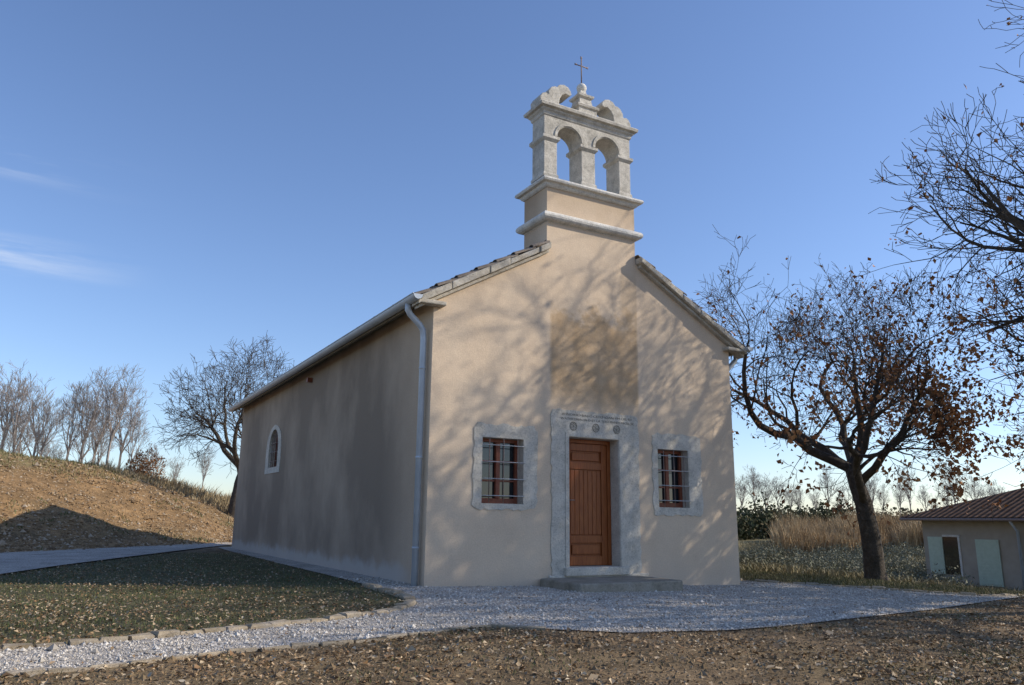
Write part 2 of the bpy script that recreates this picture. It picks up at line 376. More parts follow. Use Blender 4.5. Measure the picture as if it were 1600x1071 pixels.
# ---- roof
def roof(side):
    yy=np.arange(.03,L+.22,.0275);nc=13
    x0=-.34;us=[];zo=[];tot=3.2-x0
    for k in range(nc):
        us+= [k/nc,(k+.995)/nc];zo+=[.045,0.0]
    us=np.array(us);zo=np.array(zo)
    XX=x0+tot*us
    Yg,Xg=np.meshgrid(yy,XX,indexing='ij');ZO=np.tile(zo,(len(yy),1))
    cor=np.abs(np.cos(Yg*math.pi/.22))**.8*.075
    jit=(np.sin(np.floor(Yg/.22)*12.9+np.round(Xg*3)*3.1)*.012)
    Zg=EV+SL*Xg+.10+cor+ZO+jit
    if side>0: Xg=6.4-Xg
    V=np.stack([Xg.ravel(),Yg.ravel(),Zg.ravel()],1);I=np.arange(Xg.size).reshape(Xg.shape)
    Fq=np.stack([I[:-1,:-1].ravel(),I[1:,:-1].ravel(),I[1:,1:].ravel(),I[:-1,1:].ravel()],1)
    npmesh('roof_tiles',V,Fq,[TILE],parent=church)
roof(-1);roof(1)
def slopebox(name,xa,xb,y0,y1,o0,o1,mat,parent,bw=0):
    f=lambda x:EV+SL*x if xa<3.2 and xb<=3.3 else EV+SL*(6.4-x)
    return prism_xz(name,[(xa,f(xa)+o0),(xb,f(xb)+o0),(xb,f(xb)+o1),(xa,f(xa)+o1)],y0,y1,mat,parent,bw)
slopebox('eaves_board',-.30,-.002,.0,L+.15,.02,.08,STEP,church)
slopebox('eaves_board',6.402,6.70,.0,L+.15,.02,.08,STEP,church)
slopebox('roof_deck',-.002,3.2,.805,L+.15,.005,.08,STEP,church);slopebox('roof_deck',3.2001,6.402,.805,L+.15,.005,.08,STEP,church)
box('ridge_cap',(3.08,.8,6.30),(3.32,L+.2,6.50),TILE,church,.06)
r=random.Random(5)
def cope(xa,xb,sgn):
    x=xa
    while x<xb-.02:
        w=min(r.uniform(.38,.7),xb-x)
        if xb-(x+w)<.15: w=xb-x
        o=r.uniform(-.008,.008);t=r.uniform(.10,.13)
        slopebox('cope_slab',x+.004,x+w-.004,-.17+o*2,.12,.006+o,.006+t+o,STC,church,.015)
        x+=w
    slopebox('cope_bed',xa+.05,xb,-.09,.1,-.055,.004,STC,church,.01)
cope(-.34,2.125,1);cope(4.105,6.74,1)
box('kneeler_stone',(-.3,-.16,4.30),(.16,.02,4.37),STC,church,.02);box('kneeler_stone',(6.24,-.16,4.30),(6.7,.02,4.37),STC,church,.02)
def verge(xa,xb):
    n=int(abs(xb-xa)/.34);k=9
    for row,yc in enumerate((-.045,.12)):
        for i in range(n):
            a=xa+(xb-xa)*i/n;b_=xa+(xb-xa)*(i+1.18)/n
            if abs(b_-xa)>abs(xb-xa): b_=xb
            V=[];dy=r.uniform(-.015,.015)
            for xx,lift,rr in ((a,.04,.10),(b_,.0,.085)):
                zz=EV+SL*(xx if xa<3 else 6.4-xx)
                for off in (0,-.016):
                    for j in range(k):
                        t=math.pi*j/(k-1);V.append((xx,yc+dy+math.cos(t)*(rr+off),zz+.12+lift+math.sin(t)*(rr+off)*.65+r.uniform(-.002,.002)))
            Fc=[]
            for j in range(k-1):
                Fc+=[(j,j+1,2*k+j+1,2*k+j),(k+j,3*k+j,3*k+j+1,k+j+1),(j,k+j,k+j+1,j+1),(2*k+j,2*k+j+1,3*k+j+1,3*k+j)]
            pymesh('verge_tile',V,Fc,TILE,church,smooth=False)
verge(-.36,2.12);verge(6.76,4.11)
def gutter(xc,name):
    k=10;V=[];ys_=[-.24,L+.25]
    for y_ in ys_:
        for rr in (.085,.079):
            for j in range(k+1):
                t=math.pi+math.pi*j/k;V.append((xc+rr*math.cos(t),y_,4.40+rr*math.sin(t)*1.0))
    n=k+1;Fc=[]
    for j in range(k): Fc+=[(j,j+1,2*n+j+1,2*n+j),(n+j,3*n+j,3*n+j+1,n+j+1),(j,n+j,n+j+1,j+1),(2*n+j,2*n+j+1,3*n+j+1,3*n+j)]
    Fc+=[tuple(range(n)),tuple(range(2*n,3*n))]
    pymesh(name,V,Fc,METAL,church)
    tube('gutter_bead',[(xc-(.085 if xc<0 else -.085),-.24,4.402),(xc-(.085 if xc<0 else -.085),L+.25,4.402)],.012,METAL,church,8)
    for i in range(17): box('gutter_bracket',(xc-.1,.6+i*.9,4.405),(xc+.09,.63+i*.9,4.412),METAL,church)
gutter(-.37,'gutter');gutter(6.77,'gutter')
tube('downspout',[(-.37,.17,4.33),(-.37,.17,4.24),(-.33,.17,4.17),(-.16,.17,4.02),(-.10,.17,3.94),(-.085,.17,3.8),(-.085,.17,.0)],.05,METAL,church,14)
tube('downspout',[(6.77,.17,4.33),(6.77,.17,4.24),(6.73,.17,4.17),(6.56,.17,4.02),(6.50,.17,3.94),(6.485,.17,3.8),(6.485,.17,-.15)],.05,METAL,church,14)
for z in (.55,1.9,3.3): tube('pipe_clamp',[(-.085,.17,z),(-.085,.17,z+.03)],.056,METAL,church,14)
# ---- belfry
def cornice(name,x0,x1,y0,y1,prof,mat,parent):
    V=[]
    for o,z in prof: V+=[(x0-o,y0-o,z),(x1+o,y0-o,z),(x1+o,y1+o,z),(x0-o,y1+o,z)]
    m=len(prof);Fc=[(k*4+i,k*4+(i+1)%4,(k+1)*4+(i+1)%4,(k+1)*4+i) for k in range(m-1) for i in range(4)]
    Fc+=[(0,1,2,3),((m-1)*4,(m-1)*4+3,(m-1)*4+2,(m-1)*4+1)]
    return pymesh(name,V,Fc,mat,parent)
rd=[(.0+.115*math.sin(math.pi*i/8),6.20+.18*(1-math.cos(math.pi*i/8))/2) for i in range(9)]
cornice('belfry_lower_moulding',2.13,4.1,0,.8,[(.004,6.19)]+[(a+.006,z) for a,z in rd]+[(.004,6.39)],STWHITE,church)
cornice('belfry_upper_cornice',2.13,4.1,0,.8,[(.02,6.86),(.05,6.885),(.07,6.93),(.125,6.94),(.14,6.97),(.13,7.005),(.0,7.04)],STWHITE,church)
cornice('belfry_plinth',2.12,4.11,.07,.52,[(0,7.03),(0,7.10),(-.012,7.12)],STB,church)
YB0,YB1=.085,.505
def arcpts(xa,xb,zs,n=14):
    c=(xa+xb)/2;r_=(xb-xa)/2;return [(c-r_*math.cos(math.pi*i/n),zs+r_*math.sin(math.pi*i/n)) for i in range(n+1)]
a1=arcpts(2.40,2.95,7.93);a2=arcpts(3.26,3.83,7.93)
prof=[(2.12,7.11),(2.12,8.34),(4.1,8.34),(4.1,7.11),(3.83,7.11)]+a2[::-1]+[(3.26,7.11),(2.95,7.11)]+a1[::-1]+[(2.40,7.11)]
prism_xz('belfry_arcade',prof,YB0,YB1,STB,church,.008)
for xa,xb in ((2.12,2.40),(2.95,3.26),(3.83,4.1)):
    cornice('pier_capital',xa,xb,YB0,YB1,[(.004,7.82),(.02,7.84),(.045,7.87),(.045,7.925),(.02,7.94),(.004,7.95)],STB,church)
    cornice('pier_base',xa,xb,YB0,YB1,[(.02,7.113),(.02,7.16),(.003,7.19)],STB,church)
for arc_ in (a1,a2):
    c=(arc_[0][0]+arc_[-1][0])/2
    o=[(c+(x_-c)*1.2,7.95+(z_-7.93)*1.2) for x_,z_ in arc_];ii=[(c+(x_-c)*1.01,7.951+(z_-7.93)) for x_,z_ in arc_]
    prism_xz('archivolt',o+ii[::-1],YB0-.02,YB0+.01,STB,church)
cornice('belfry_entablature',2.12,4.1,YB0,YB1,[(.004,8.33),(.02,8.35),(.03,8.40),(.06,8.43),(.07,8.46),(.12,8.48),(.13,8.53),(.11,8.555),(0,8.58)],STB,church)
vol=[(2.06,8.57),(2.05,8.70),(2.10,8.79),(2.17,8.82),(2.23,8.80),(2.24,8.88),(2.30,8.97),(2.38,9.01),(2.42,9.0),(2.48,9.07),(2.58,9.10),(2.68,9.07),(2.74,9.0),(2.755,8.93),(2.70,8.90),(2.62,8.92),(2.54,8.87),(2.49,8.78),(2.47,8.68),(2.50,8.57)]
prism_xz('belfry_volute',vol,YB0+.03,YB1-.03,STB,church,.012)
prism_xz('belfry_volute',[(6.22-a,z) for a,z in vol][::-1],YB0+.03,YB1-.03,STB,church,.012)
cx,cy=3.11,.295
cornice('pedestal',cx,cx,cy,cy,[(.21,8.575),(.21,8.72),(.24,8.74),(.25,8.78),(.23,8.80),(.15,8.86),(.13,8.98),(.17,9.01),(.18,9.05),(.15,9.07),(.07,9.13),(.06,9.2)],STB,church)
pts=[(cx,cy,9.17+.2*(1-math.cos(math.pi*i/10))/2) for i in range(11)]
tube('ball_finial',pts,[max(.004,.10*math.sin(math.pi*i/10)) for i in range(11)],STWHITE,church,16)
tube('cross_upright',[(cx,cy,9.35),(cx,cy,9.95)],.013,DIRON,church,6)
tube('cross_arm',[(cx-.14,cy,9.76),(cx+.14,cy,9.76)],.011,DIRON,church,6)
for dx,dz in ((-.14,0),(.14,0),(0,.19)):
    tube('cross_tip',[(cx+dx-.02,cy,9.76+dz-.02),(cx+dx+.02,cy,9.76+dz+.02)],.008,DIRON,church,5)
    tube('cross_tip',[(cx+dx-.02,cy,9.76+dz+.02),(cx+dx+.02,cy,9.76+dz-.02)],.008,DIRON,church,5)
box('wall_vent_bracket',(-.12,7.0,4.1),(.0,7.12,4.2),WOODR,church)
# ------------------------------------------------------------ edging stones
def edging(name,poly,w,h,mat,ln=.3,seed=0):
    r=random.Random(seed);V=[];Fc=[]
    for (x0,y0),(x1,y1) in zip(poly[:-1],poly[1:]):
        d=math.hypot(x1-x0,y1-y0);n=max(1,round(d/ln));ux,uy=(x1-x0)/d,(y1-y0)/d
        for i in range(n):
            a=d*i/n+.008;b_=d*(i+1)/n-.008;ww=w*r.uniform(.75,1.2);hh=h*r.uniform(.6,1.25);o=r.uniform(-.02,.02);k=len(V)
            q=.78
            for s_,hz in ((1,-.1),(1,hh*.7),(q,hh)):
                for (t,sd) in ((a,-1),(b_,-1),(b_,1),(a,1)):
                    tt=(a+b_)/2+(t-(a+b_)/2)*(1 if s_==1 else .93)
                    px=x0+ux*tt-uy*(sd*ww/2*s_+o)+r.uniform(-.01,.01);py=y0+uy*tt+ux*(sd*ww/2*s_+o)+r.uniform(-.01,.01)
                    V.append((px,py,float(G(px,py))+hz+r.uniform(-.008,.008)))
            for b0 in (0,4):
                for j in range(4): Fc.append((k+b0+j,k+b0+(j+1)%4,k+b0+4+(j+1)%4,k+b0+4+j))
            Fc.append((k+8,k+9,k+10,k+11))
    return pymesh(name,V,Fc,mat)
EDG=stone_mat('edging_stone',(.22,.17,.105),(.38,.31,.22),(.50,.43,.34),4)
edging('stone_edging',[p for p in UP if p[1]<1 and p[0]>-13],.13,.05,EDG,.22,1)
edging('stone_edging',RIGHT[1:]+[(10.0,-2.75),(10.7,-2.7)],.12,.05,EDG,.25,2)
edging('stone_edging',[p for p in LOW if p[0]<-.5 ],.06,.025,EDG,.25,3)
# ------------------------------------------------------------ scatter
def quads(name,x,y,z,size,mat,tilt=.5,parent=None):
    n=len(x);yaw=rng.uniform(0,6.28,n);a=np.stack([np.cos(yaw),np.sin(yaw),rng.normal(0,tilt,n)],1);a/=np.linalg.norm(a,axis=1)[:,None]
    up=np.stack([rng.normal(0,tilt,n),rng.normal(0,tilt,n),np.ones(n)],1);b=np.cross(up,a);b/=np.linalg.norm(b,axis=1)[:,None]
    s=(size*rng.uniform(.5,1.4,n))[:,None];P=np.stack([x,y,z],1);nn=np.cross(a,b);asp=rng.uniform(.35,.8,n)[:,None]
    cu=rng.uniform(.1,.6,n)[:,None]
    V=np.stack([P-a*s,P-b*s*asp+nn*s*cu,P+a*s*.8+nn*s*.15,P+b*s*asp+nn*s*cu],1).reshape(-1,3)
    i=np.arange(n)*4;Fc=np.concatenate([np.stack([i,i+1,i+2],1),np.stack([i,i+2,i+3],1)])
    return npmesh(name,V,Fc,[mat],parent=parent)
LEAF=island('fallen_leaf',[(.10,.062,.034),(.20,.125,.065),(.31,.21,.11),(.48,.37,.24),(.25,.14,.065),(.16,.105,.06),(.55,.46,.33)],.7)
CLOD=island('soil_clod',[(.10,.07,.042),(.16,.11,.062),(.22,.16,.09),(.13,.09,.052),(.27,.21,.145)],.95)
cam=np.array([-4.794,-11.071])
def area(n,x0,x1,y0,y1,near=None):
    x,y=rng.uniform(x0,x1,n),rng.uniform(y0,y1,n)
    rx,ry=x-cam[0],y-cam[1];f=rx*.491+ry*.871;l=rx*.871-ry*.491
    m=(f>3.8)&(np.abs(l)<f*.85+1)
    if near: m&=rng.uniform(0,1,n)<np.clip(near/np.maximum(f,.1),0,1)**1.3
    return x[m],y[m]
x,y=area(190000,-9,13,-9.5,-2.5,7)
m=~inpoly(x,y,gpoly)&((y<-4.2)|(x>7));x,y=x[m],y[m]
dens=vnoise(x,y,1.3,31)*.45+vnoise(x,y,4.5,32)*.25+.42;m=rng.uniform(0,1,len(x))<dens;x,y=x[m],y[m]
quads('fallen_leaves',x,y,G(x,y)+.009,.0155*rng.lognormal(0,.35,len(x)),LEAF,.4)
def clods(name,x,y,size,mat,off=0.,sink=.25):
    n=len(x);s=size*rng.lognormal(-.1,.45,n);base=np.array([[1,0,0],[0,1,0],[-1,0,0],[0,-1,0],[0,0,.8],[0,0,-.6]])
    yaw=rng.uniform(0,6.28,n);c,sn=np.cos(yaw),np.sin(yaw)
    B=base[None]*rng.uniform(.6,1.3,(n,6,1))*s[:,None,None]
    Vx=B[:,:,0]*c[:,None]-B[:,:,1]*sn[:,None];Vy=B[:,:,0]*sn[:,None]+B[:,:,1]*c[:,None]
    z=G(x,y)+off
    V=np.stack([Vx+x[:,None],Vy+y[:,None],B[:,:,2]+z[:,None]+s[:,None]*sink],2).reshape(-1,3)
    f=np.array([[0,1,4],[1,2,4],[2,3,4],[3,0,4],[1,0,5],[2,1,5],[3,2,5],[0,3,5]])
    Fc=(np.arange(n)[:,None,None]*6+f[None]).reshape(-1,3)
    return npmesh(name,V,Fc,[mat])
x,y=area(70000,-9,13,-9.5,-2.5,6)
m=~inpoly(x,y,gpoly)&((y<-4.2)|(x>7));x,y=x[m],y[m]
clods('soil_clods',x,y,.012,CLOD,0,.0)
PEB=island('gravel_pebble',[(.27,.24,.20),(.43,.385,.33),(.54,.49,.425),(.64,.595,.535),(.38,.34,.285)],.85)
x,y=area(190000,-9,11,-6,2,7.5);m=inpoly(x,y,gpoly)&~((x>0)&(x<6.4)&(y>0));x,y=x[m],y[m]
clods('gravel_stones',x,y,.009,PEB,.012)
x,y=area(4000,-9,11,-6,2,9);m=inpoly(x,y,gpoly);x,y=x[m],y[m]
quads('fallen_leaves',x,y,G(x,y)+.03,np.full(len(x),.017),LEAF,.35)
x,y=area(60000,-9,0,-3.7,12,9);m=~inpoly(x,y,gpoly)&~inpoly(x,y,lpoly);x,y=x[m],y[m]
m=rng.uniform(0,1,len(x))<.42+.4*vnoise(x,y,1.,33)+.4*(1-sstep(-2.5,0,y));x,y=x[m],y[m]
quads('fallen_leaves',x,y,G(x,y)+.022,np.full(len(x),.019),LEAF,.4)
def blades(name,x,y,h,w,mat,lean=.35,parent=None,z=None):
    n=len(x);yaw=rng.uniform(0,6.28,n);hh=h*rng.uniform(.5,1.3,n);zz=G(x,y) if z is None else z
    lx,ly=rng.normal(0,lean,n)*hh,rng.normal(0,lean,n)*hh;dx,dy=np.cos(yaw)*w/2,np.sin(yaw)*w/2
    V=np.stack([np.stack([x-dx,y-dy,zz-.01],1),np.stack([x+dx,y+dy,zz-.01],1),np.stack([x+lx*.4+dx*.7,y+ly*.4+dy*.7,zz+hh*.55],1),np.stack([x+lx,y+ly,zz+hh],1),np.stack([x+lx*.4-dx*.7,y+ly*.4-dy*.7,zz+hh*.55],1)],1).reshape(-1,3)
    i=np.arange(n)*5;Fc=np.concatenate([np.stack([i,i+1,i+2],1),np.stack([i,i+2,i+4],1),np.stack([i+4,i+2,i+3],1)])
    return npmesh(name,V,Fc,[mat],parent=parent)
GRS=island('grass_blade',[(.045,.068,.02),(.07,.095,.03),(.11,.13,.045),(.19,.17,.08),(.09,.08,.04)],.7)
DRY=island('dry_grass_blade',[(.22,.16,.085),(.33,.25,.14),(.44,.35,.21),(.28,.215,.13)],.8)
x,y=area(130000,-10,0,-3.7,12,8);m=~inpoly(x,y,gpoly)&~inpoly(x,y,lpoly)&(rng.uniform(0,1,len(x))<.33+vnoise(x,y,1.2,41)*.5+.3*sstep(-2,1,y));x,y=x[m],y[m]
blades('lawn_grass',x,y,.037,.007,GRS,.5)
x,y=area(60000,-9,13,-9.5,-3,7);m=~inpoly(x,y,gpoly)&(vnoise(x,y,1.6,51)+rng.normal(0,.15,len(x))>.4)&((y<-4.2)|(x>7));x,y=x[m],y[m]
blades('weed_grass',x,y,.03,.008,GRS,.6)
x,y=area(50000,6.6,16,-3,9);m=~inpoly(x,y,gpoly);x,y=x[m],y[m]
blades('verge_grass',x,y,.07,.012,island('verge_blade',[(.06,.075,.025),(.12,.12,.045),(.2,.17,.09),(.28,.22,.13)],.8),.5)
# bank
x=rng.uniform(-25,12,110000);y=rng.uniform(12,50,110000)
d=(-(x+5.9)+(y-12.5))/1.41421;a=((x+5.9)+(y-12.5))/1.41421
m=(d>7.3+vnoise(x,y,1.1,5)*1.5)&(d<16)&(a<19)
blades('bank_grass',x[m],y[m],.11,.03,island('bank_blade',[(.10,.105,.035),(.20,.17,.08),(.32,.25,.14)],.8),.5)
m=(d>3.5)&(a>13.5+vnoise(x,y,.8,6)*2.5)&(d<26)&(vnoise(x,y,1.7,8)>-.35);blades('dry_grass',x[m],y[m],.26,.03,DRY,.45)
m=(d>.5)&(d<7)&(a<18)&(vnoise(x,y,1.1,91)+.5*vnoise(x,y,3,92)>.45);blades('bank_weeds',x[m],y[m],.09,.03,GRS,.6)
x=rng.uniform(-16,4,40000);y=rng.uniform(10,30,40000);d=(-(x+5.9)+(y-12.5))/1.41421
m=(d>0)&(d<9)&~((x>-.2)&(y<15.3));clods('bank_stones',x[m],y[m],.034,island('bank_stone',[(.14,.09,.05),(.24,.155,.08),(.33,.23,.13),(.42,.34,.25)],.95),0,.1)
# ------------------------------------------------------------ trees
def tubes_np(P,Q,R0,R1,k):
    D=Q-P;D/=np.maximum(np.linalg.norm(D,axis=1),1e-6)[:,None]
    ref=np.tile(np.array([[.31,.17,.93]]),(len(P),1));A=np.cross(D,ref);A/=np.maximum(np.linalg.norm(A,axis=1),1e-6)[:,None];B=np.cross(D,A)
    t=np.arange(k)*2*math.pi/k
    C_=np.cos(t)[None,:,None];S_=np.sin(t)[None,:,None]
    o=A[:,None]*C_+B[:,None]*S_
    V=np.concatenate([P[:,None]+o*R0[:,None,None],Q[:,None]+o*R1[:,None,None]],1).reshape(-1,3)
    j=np.arange(k);f=np.stack([j,(j+1)%k,k+(j+1)%k,k+j],1)
    Fc=(np.arange(len(P))[:,None,None]*2*k+f[None]).reshape(-1,4)
    return V,Fc
def gen_tree(seed,trunkL,trunkR,lens,counts,angs,wob=.22,upb=.05,lean=(0,0),keep=.55,endf=.3):
    r=random.Random(seed);segs=[];tips=[]
    def rv(): return Vector((r.gauss(0,1),r.gauss(0,1),r.gauss(0,1)))
    def grow(p,d,L_,rad,lev):
        n=(7,9,7,4,3,2)[min(lev,5)];end=rad*(.7 if lev==0 else endf)
        starts=[]
        for i in range(n):
            d=(d+rv()*wob*(.35 if lev==0 else 1)+Vector((0,0,upb if lev else .1))).normalized()
            q=p+d*(L_/n);r0_=rad+(end-rad)*i/n;r1_=rad+(end-rad)*(i+1)/n
            if lev==0 and i==0: r0_=rad*1.35
            segs.append((p,q,r0_,r1_,lev));starts.append((q,d.copy(),r1_));p=q
        if lev>=len(counts): tips.append((p,lev));return
        cn=counts[lev]
        for c in range(cn):
            if lev==0: t=r.uniform(.62,1.) if c>1 else 1.
            else: t=r.uniform(.2,1.)
            q,dd,rr=starts[min(n-1,max(0,int(t*n-.001)))]
            ax=rv();ax=(ax-dd*ax.dot(dd)).normalized();an=r.uniform(*angs[lev])
            nd=(dd*math.cos(an)+ax*math.sin(an))
            if lev==0:
                az=2*math.pi*(c+r.uniform(-.3,.3))/cn;nd=Vector((math.cos(az)*math.sin(an),math.sin(az)*math.sin(an),math.cos(an)))
            nd.normalize()
            LL=lens[lev]*r.uniform(.65,1.15)*(1.15-.45*t if lev else 1)
            grow(q,nd,LL,rr*(.66 if lev==0 else keep)*r.uniform(.8,1.1),lev+1)
    grow(Vector((0,0,-.2)),Vector((lean[0],lean[1],1)).normalized(),trunkL,trunkR,0)
    return segs,tips
def tree_obj(name,loc,segs,tips,mat,minr=.004,leafmat=None,leafn=0,leafz=(0,99),leafsize=.05,scale=1,rot=0,side=True):
    P=np.array([s[0] for s in segs]);Q=np.array([s[1] for s in segs]);R0=np.maximum(np.array([s[2] for s in segs]),minr);R1=np.maximum(np.array([s[3] for s in segs]),minr)
    big=R0>.03
    Qb=Q+(Q-P)*.04
    V1,F1=tubes_np(P[big],Qb[big],R0[big],R1[big],9);V2,F2=tubes_np(P[~big],Q[~big],R0[~big],R1[~big],3)
    ob=npmesh(name,np.concatenate([V1,V2]),np.concatenate([F1,F2+len(V1)]),[mat],smooth=True)
    ob.location=loc;ob.scale=(scale,)*3;ob.rotation_euler=(0,0,rot)
    if leafmat and leafn:
        T=np.array([t[0] for t in tips]);w=1-sstep(leafz[0],leafz[1],T[:,2])+.06
        if side: w*=.45+1.0*(T[:,0]-T[:,1]*.5>0)
        w/=w.sum()
        idx=rng.choice(len(T),leafn,p=w);L_=T[idx]+rng.normal(0,.07,(leafn,3))
        quads('dead_leaves',L_[:,0],L_[:,1],L_[:,2],np.full(leafn,leafsize),leafmat,1.2,parent=ob)
    return ob
BARK,nt,b=newmat('oak_bark',.95)
c=ramp(nt,noise(nt,7,8,.75),[(.3,(.045,.037,.03)),(.55,(.10,.082,.065)),(.75,(.19,.165,.13))]);nt.links.new(c,b.inputs['Base Color']);bump(nt,b,noise(nt,18,6,.8),1.,.05)
BARKF=simple('pale_bark',(.20,.17,.155),(.30,.265,.24),3,.95,0)
OAKL=island('withered_leaf',[(.18,.07,.03),(.34,.14,.05),(.46,.22,.085),(.25,.11,.04)],.7)
OA=[(.55,1.3),(.5,1.1),(.5,1.1),(.4,1.),(.3,.9)]
s,t=gen_tree(11,2.7,.24,[4.3,2.5,1.25,.6,.3],[7,8,7,4,3],OA,.20,.045)
tree_obj('oak_tree',(12.4,1.5,float(G(12.4,1.5))),s,t,BARK,.0045,OAKL,6400,(1.2,6.5),.055,1.08)
s,t=gen_tree(23,4.2,.34,[5.6,3.3,1.65,.8,.36],[9,9,7,4,2],[(.35,1.15),(.5,1.1),(.5,1.1),(.4,1.),(.3,.9)],.20,.05,keep=.62,endf=.38)
tree_obj('oak_tree',(13.9,-5.3,float(G(13.9,-5.3))),s,t,BARK,.0055,OAKL,2800,(2,7),.055,1.13,rot=0.0,side=False)
s,t=gen_tree(47,4.8,.34,[5.2,3.2,1.6,.75,.36],[9,9,6,4,2],[(.3,1.05),(.5,1.1),(.5,1.1),(.4,1.),(.3,.9)],.20,.06,keep=.64,endf=.40)
tree_obj('oak_tree',(15.2,-7.0,float(G(15.2,-7.0))),s,t,BARK,.006,OAKL,1200,(2,8),.055,1.15,rot=1.1,side=False)
s,t=gen_tree(31,2.2,.26,[4.2,2.4,1.3,.7,.4],[7,7,6,5,2],[(.4,1.15),(.5,1.1),(.5,1.1),(.4,1.),(.3,.9)],.2,.05)
tree_obj('bare_tree',(2.0,26.6,float(G(2.0,26.6))-.1),s,t,BARK,.007,scale=1.12)
dt=empty('distant_trees');protos=[]
for k in range(3):
    s,t=gen_tree(60+k,4.5,.13,[3.4,1.7,.9,.5],[8,6,4,3],[(.2,.55),(.35,.8),(.4,.9),(.3,.9)],.11,.10)
    P=np.array([q[0] for q in s]);Q=np.array([q[1] for q in s]);R0=np.maximum(np.array([q[2] for q in s]),.010);R1=np.maximum(np.array([q[3] for q in s]),.009)
    V_,F_=tubes_np(P,Q,R0,R1,3);ob=npmesh('bare_crown',V_,F_,[BARKF],parent=dt);protos.append(ob.data);bpy.data.objects.remove(ob)
rr=random.Random(3)
def place(lat,fwd,sc,dz=0):
    x=-4.794+lat*.871+fwd*.491;y=-11.071-lat*.491+fwd*.871
    ob=link(bpy.data.objects.new('bare_crown',rr.choice(protos)),dt);ob.location=(x,y,float(G(x,y))+dz);ob.scale=(sc*rr.uniform(.9,1.2),sc,sc*rr.uniform(.9,1.1));ob.rotation_euler=(0,0,rr.uniform(0,6))
for u,h in ((-30,1.3),(8,1.35),(32,1.25),(58,1.35),(80,.8),(112,1.15),(130,1.3),(150,1.3),(172,1.3),(192,1.15),(212,.9),(250,.6),(285,.5),(235,.6),(325,.6),(20,.8),(95,.6),(160,.8),(70,1.),(45,1.),(140,.9)):
    fw_=rr.uniform(62,80);place((u-800)/1214*fw_*1.0,fw_,h*fw_/75)
for u in range(1130,1780,20):
    fw_=rr.uniform(85,130);place((u+rr.uniform(-8,8)-800)/1214*fw_,fw_,rr.uniform(.5,.85))
# ------------------------------------------------------------ shrubs / reeds
def L2W(l,f): return -4.794+l*.871+f*.491,-11.071-l*.491+f*.871
def clump(name,items,mat,leafs,size):
    XS=[];YS=[];ZS=[]
    for (l,f,rx,h) in items:
        x,y=L2W(l,f);n=leafs
        v=rng.normal(0,1,(n,3));v/=np.linalg.norm(v,axis=1)[:,None];rad=rng.uniform(.2,1.,n)**.5*(1+.3*np.sin(v[:,0]*5+l)*np.cos(v[:,2]*6))
        XS.append(x+v[:,0]*rx*rad);YS.append(y+v[:,1]*rx*rad);ZS.append(float(G(x,y))+np.abs(v[:,2])*h*rad)
    x=np.concatenate(XS);y=np.concatenate(YS);z=np.concatenate(ZS)
    return quads(name,x,y,z,np.full(len(x),size),mat,1.2)
DG=island('hedge_leaf',[(.03,.04,.015),(.055,.065,.025),(.09,.09,.04),(.15,.12,.065)],.7)
it=[]
for u in range(1120,1700,9):
    f=rr.uniform(60,72);h=rr.uniform(1.9,3.0) if u<1310 else rr.uniform(.8,2.1);it.append(((u-800)/1214*f,f,rr.uniform(.9,2.2),h))
clump('hedgerow_bushes',it,DG,700,.15)
OB=island('russet_leaf',[(.20,.09,.045),(.32,.16,.07),(.40,.22,.1)],.7)
clump('russet_bush',[(-.458*37,37,.75,1.5),(-.475*37.5,37.5,.6,1.1)],OB,1100,.05)
SG=island('sage_leaf',[(.12,.125,.08),(.19,.19,.13),(.26,.26,.19),(.18,.155,.10)],.8)
it=[]
for k in range(320):
    f=rr.uniform(23,47);u=rr.uniform(1140,1480);it.append(((u-800)/1214*f,f,rr.uniform(.35,.9),rr.uniform(.3,.8)))
clump('sage_shrubs',it,SG,300,.045)
n=52000;f=rng.uniform(46,60,n);u=rng.uniform(1200,1500,n);l=(u-800)/1214*f;x,y=L2W(l,f)
REED=island('reed_blade',[(.28,.185,.09),(.43,.30,.16),(.54,.41,.24),(.24,.16,.085)],.8)
tuft=vnoise(x,y,1.1,71)*.8+vnoise(x,y,.45,72)*.7
m=(tuft>-.25)&(rng.uniform(0,1,n)<.85);x,y,tuft=x[m],y[m],tuft[m]
blades('reeds',x,y,1.15+tuft*1.0,.05,REED,.2)
n=36000;f=rng.uniform(20,56,n);u=rng.uniform(1130,1640,n);l=(u-800)/1214*f;x,y=L2W(l,f)
m=x>11;blades('field_grass',x[m],y[m],.26,.03,island('field_blade',[(.15,.14,.07),(.27,.22,.12),(.36,.30,.18)],.8),.5)
n=12000;f=rng.uniform(36,62,n);u=rng.uniform(120,400,n);l=(u-800)/1214*f;x,y=L2W(l,f)
blades('dry_grass',x,y,.5+vnoise(x,y,.9,15)*.25,.04,DRY,.35)
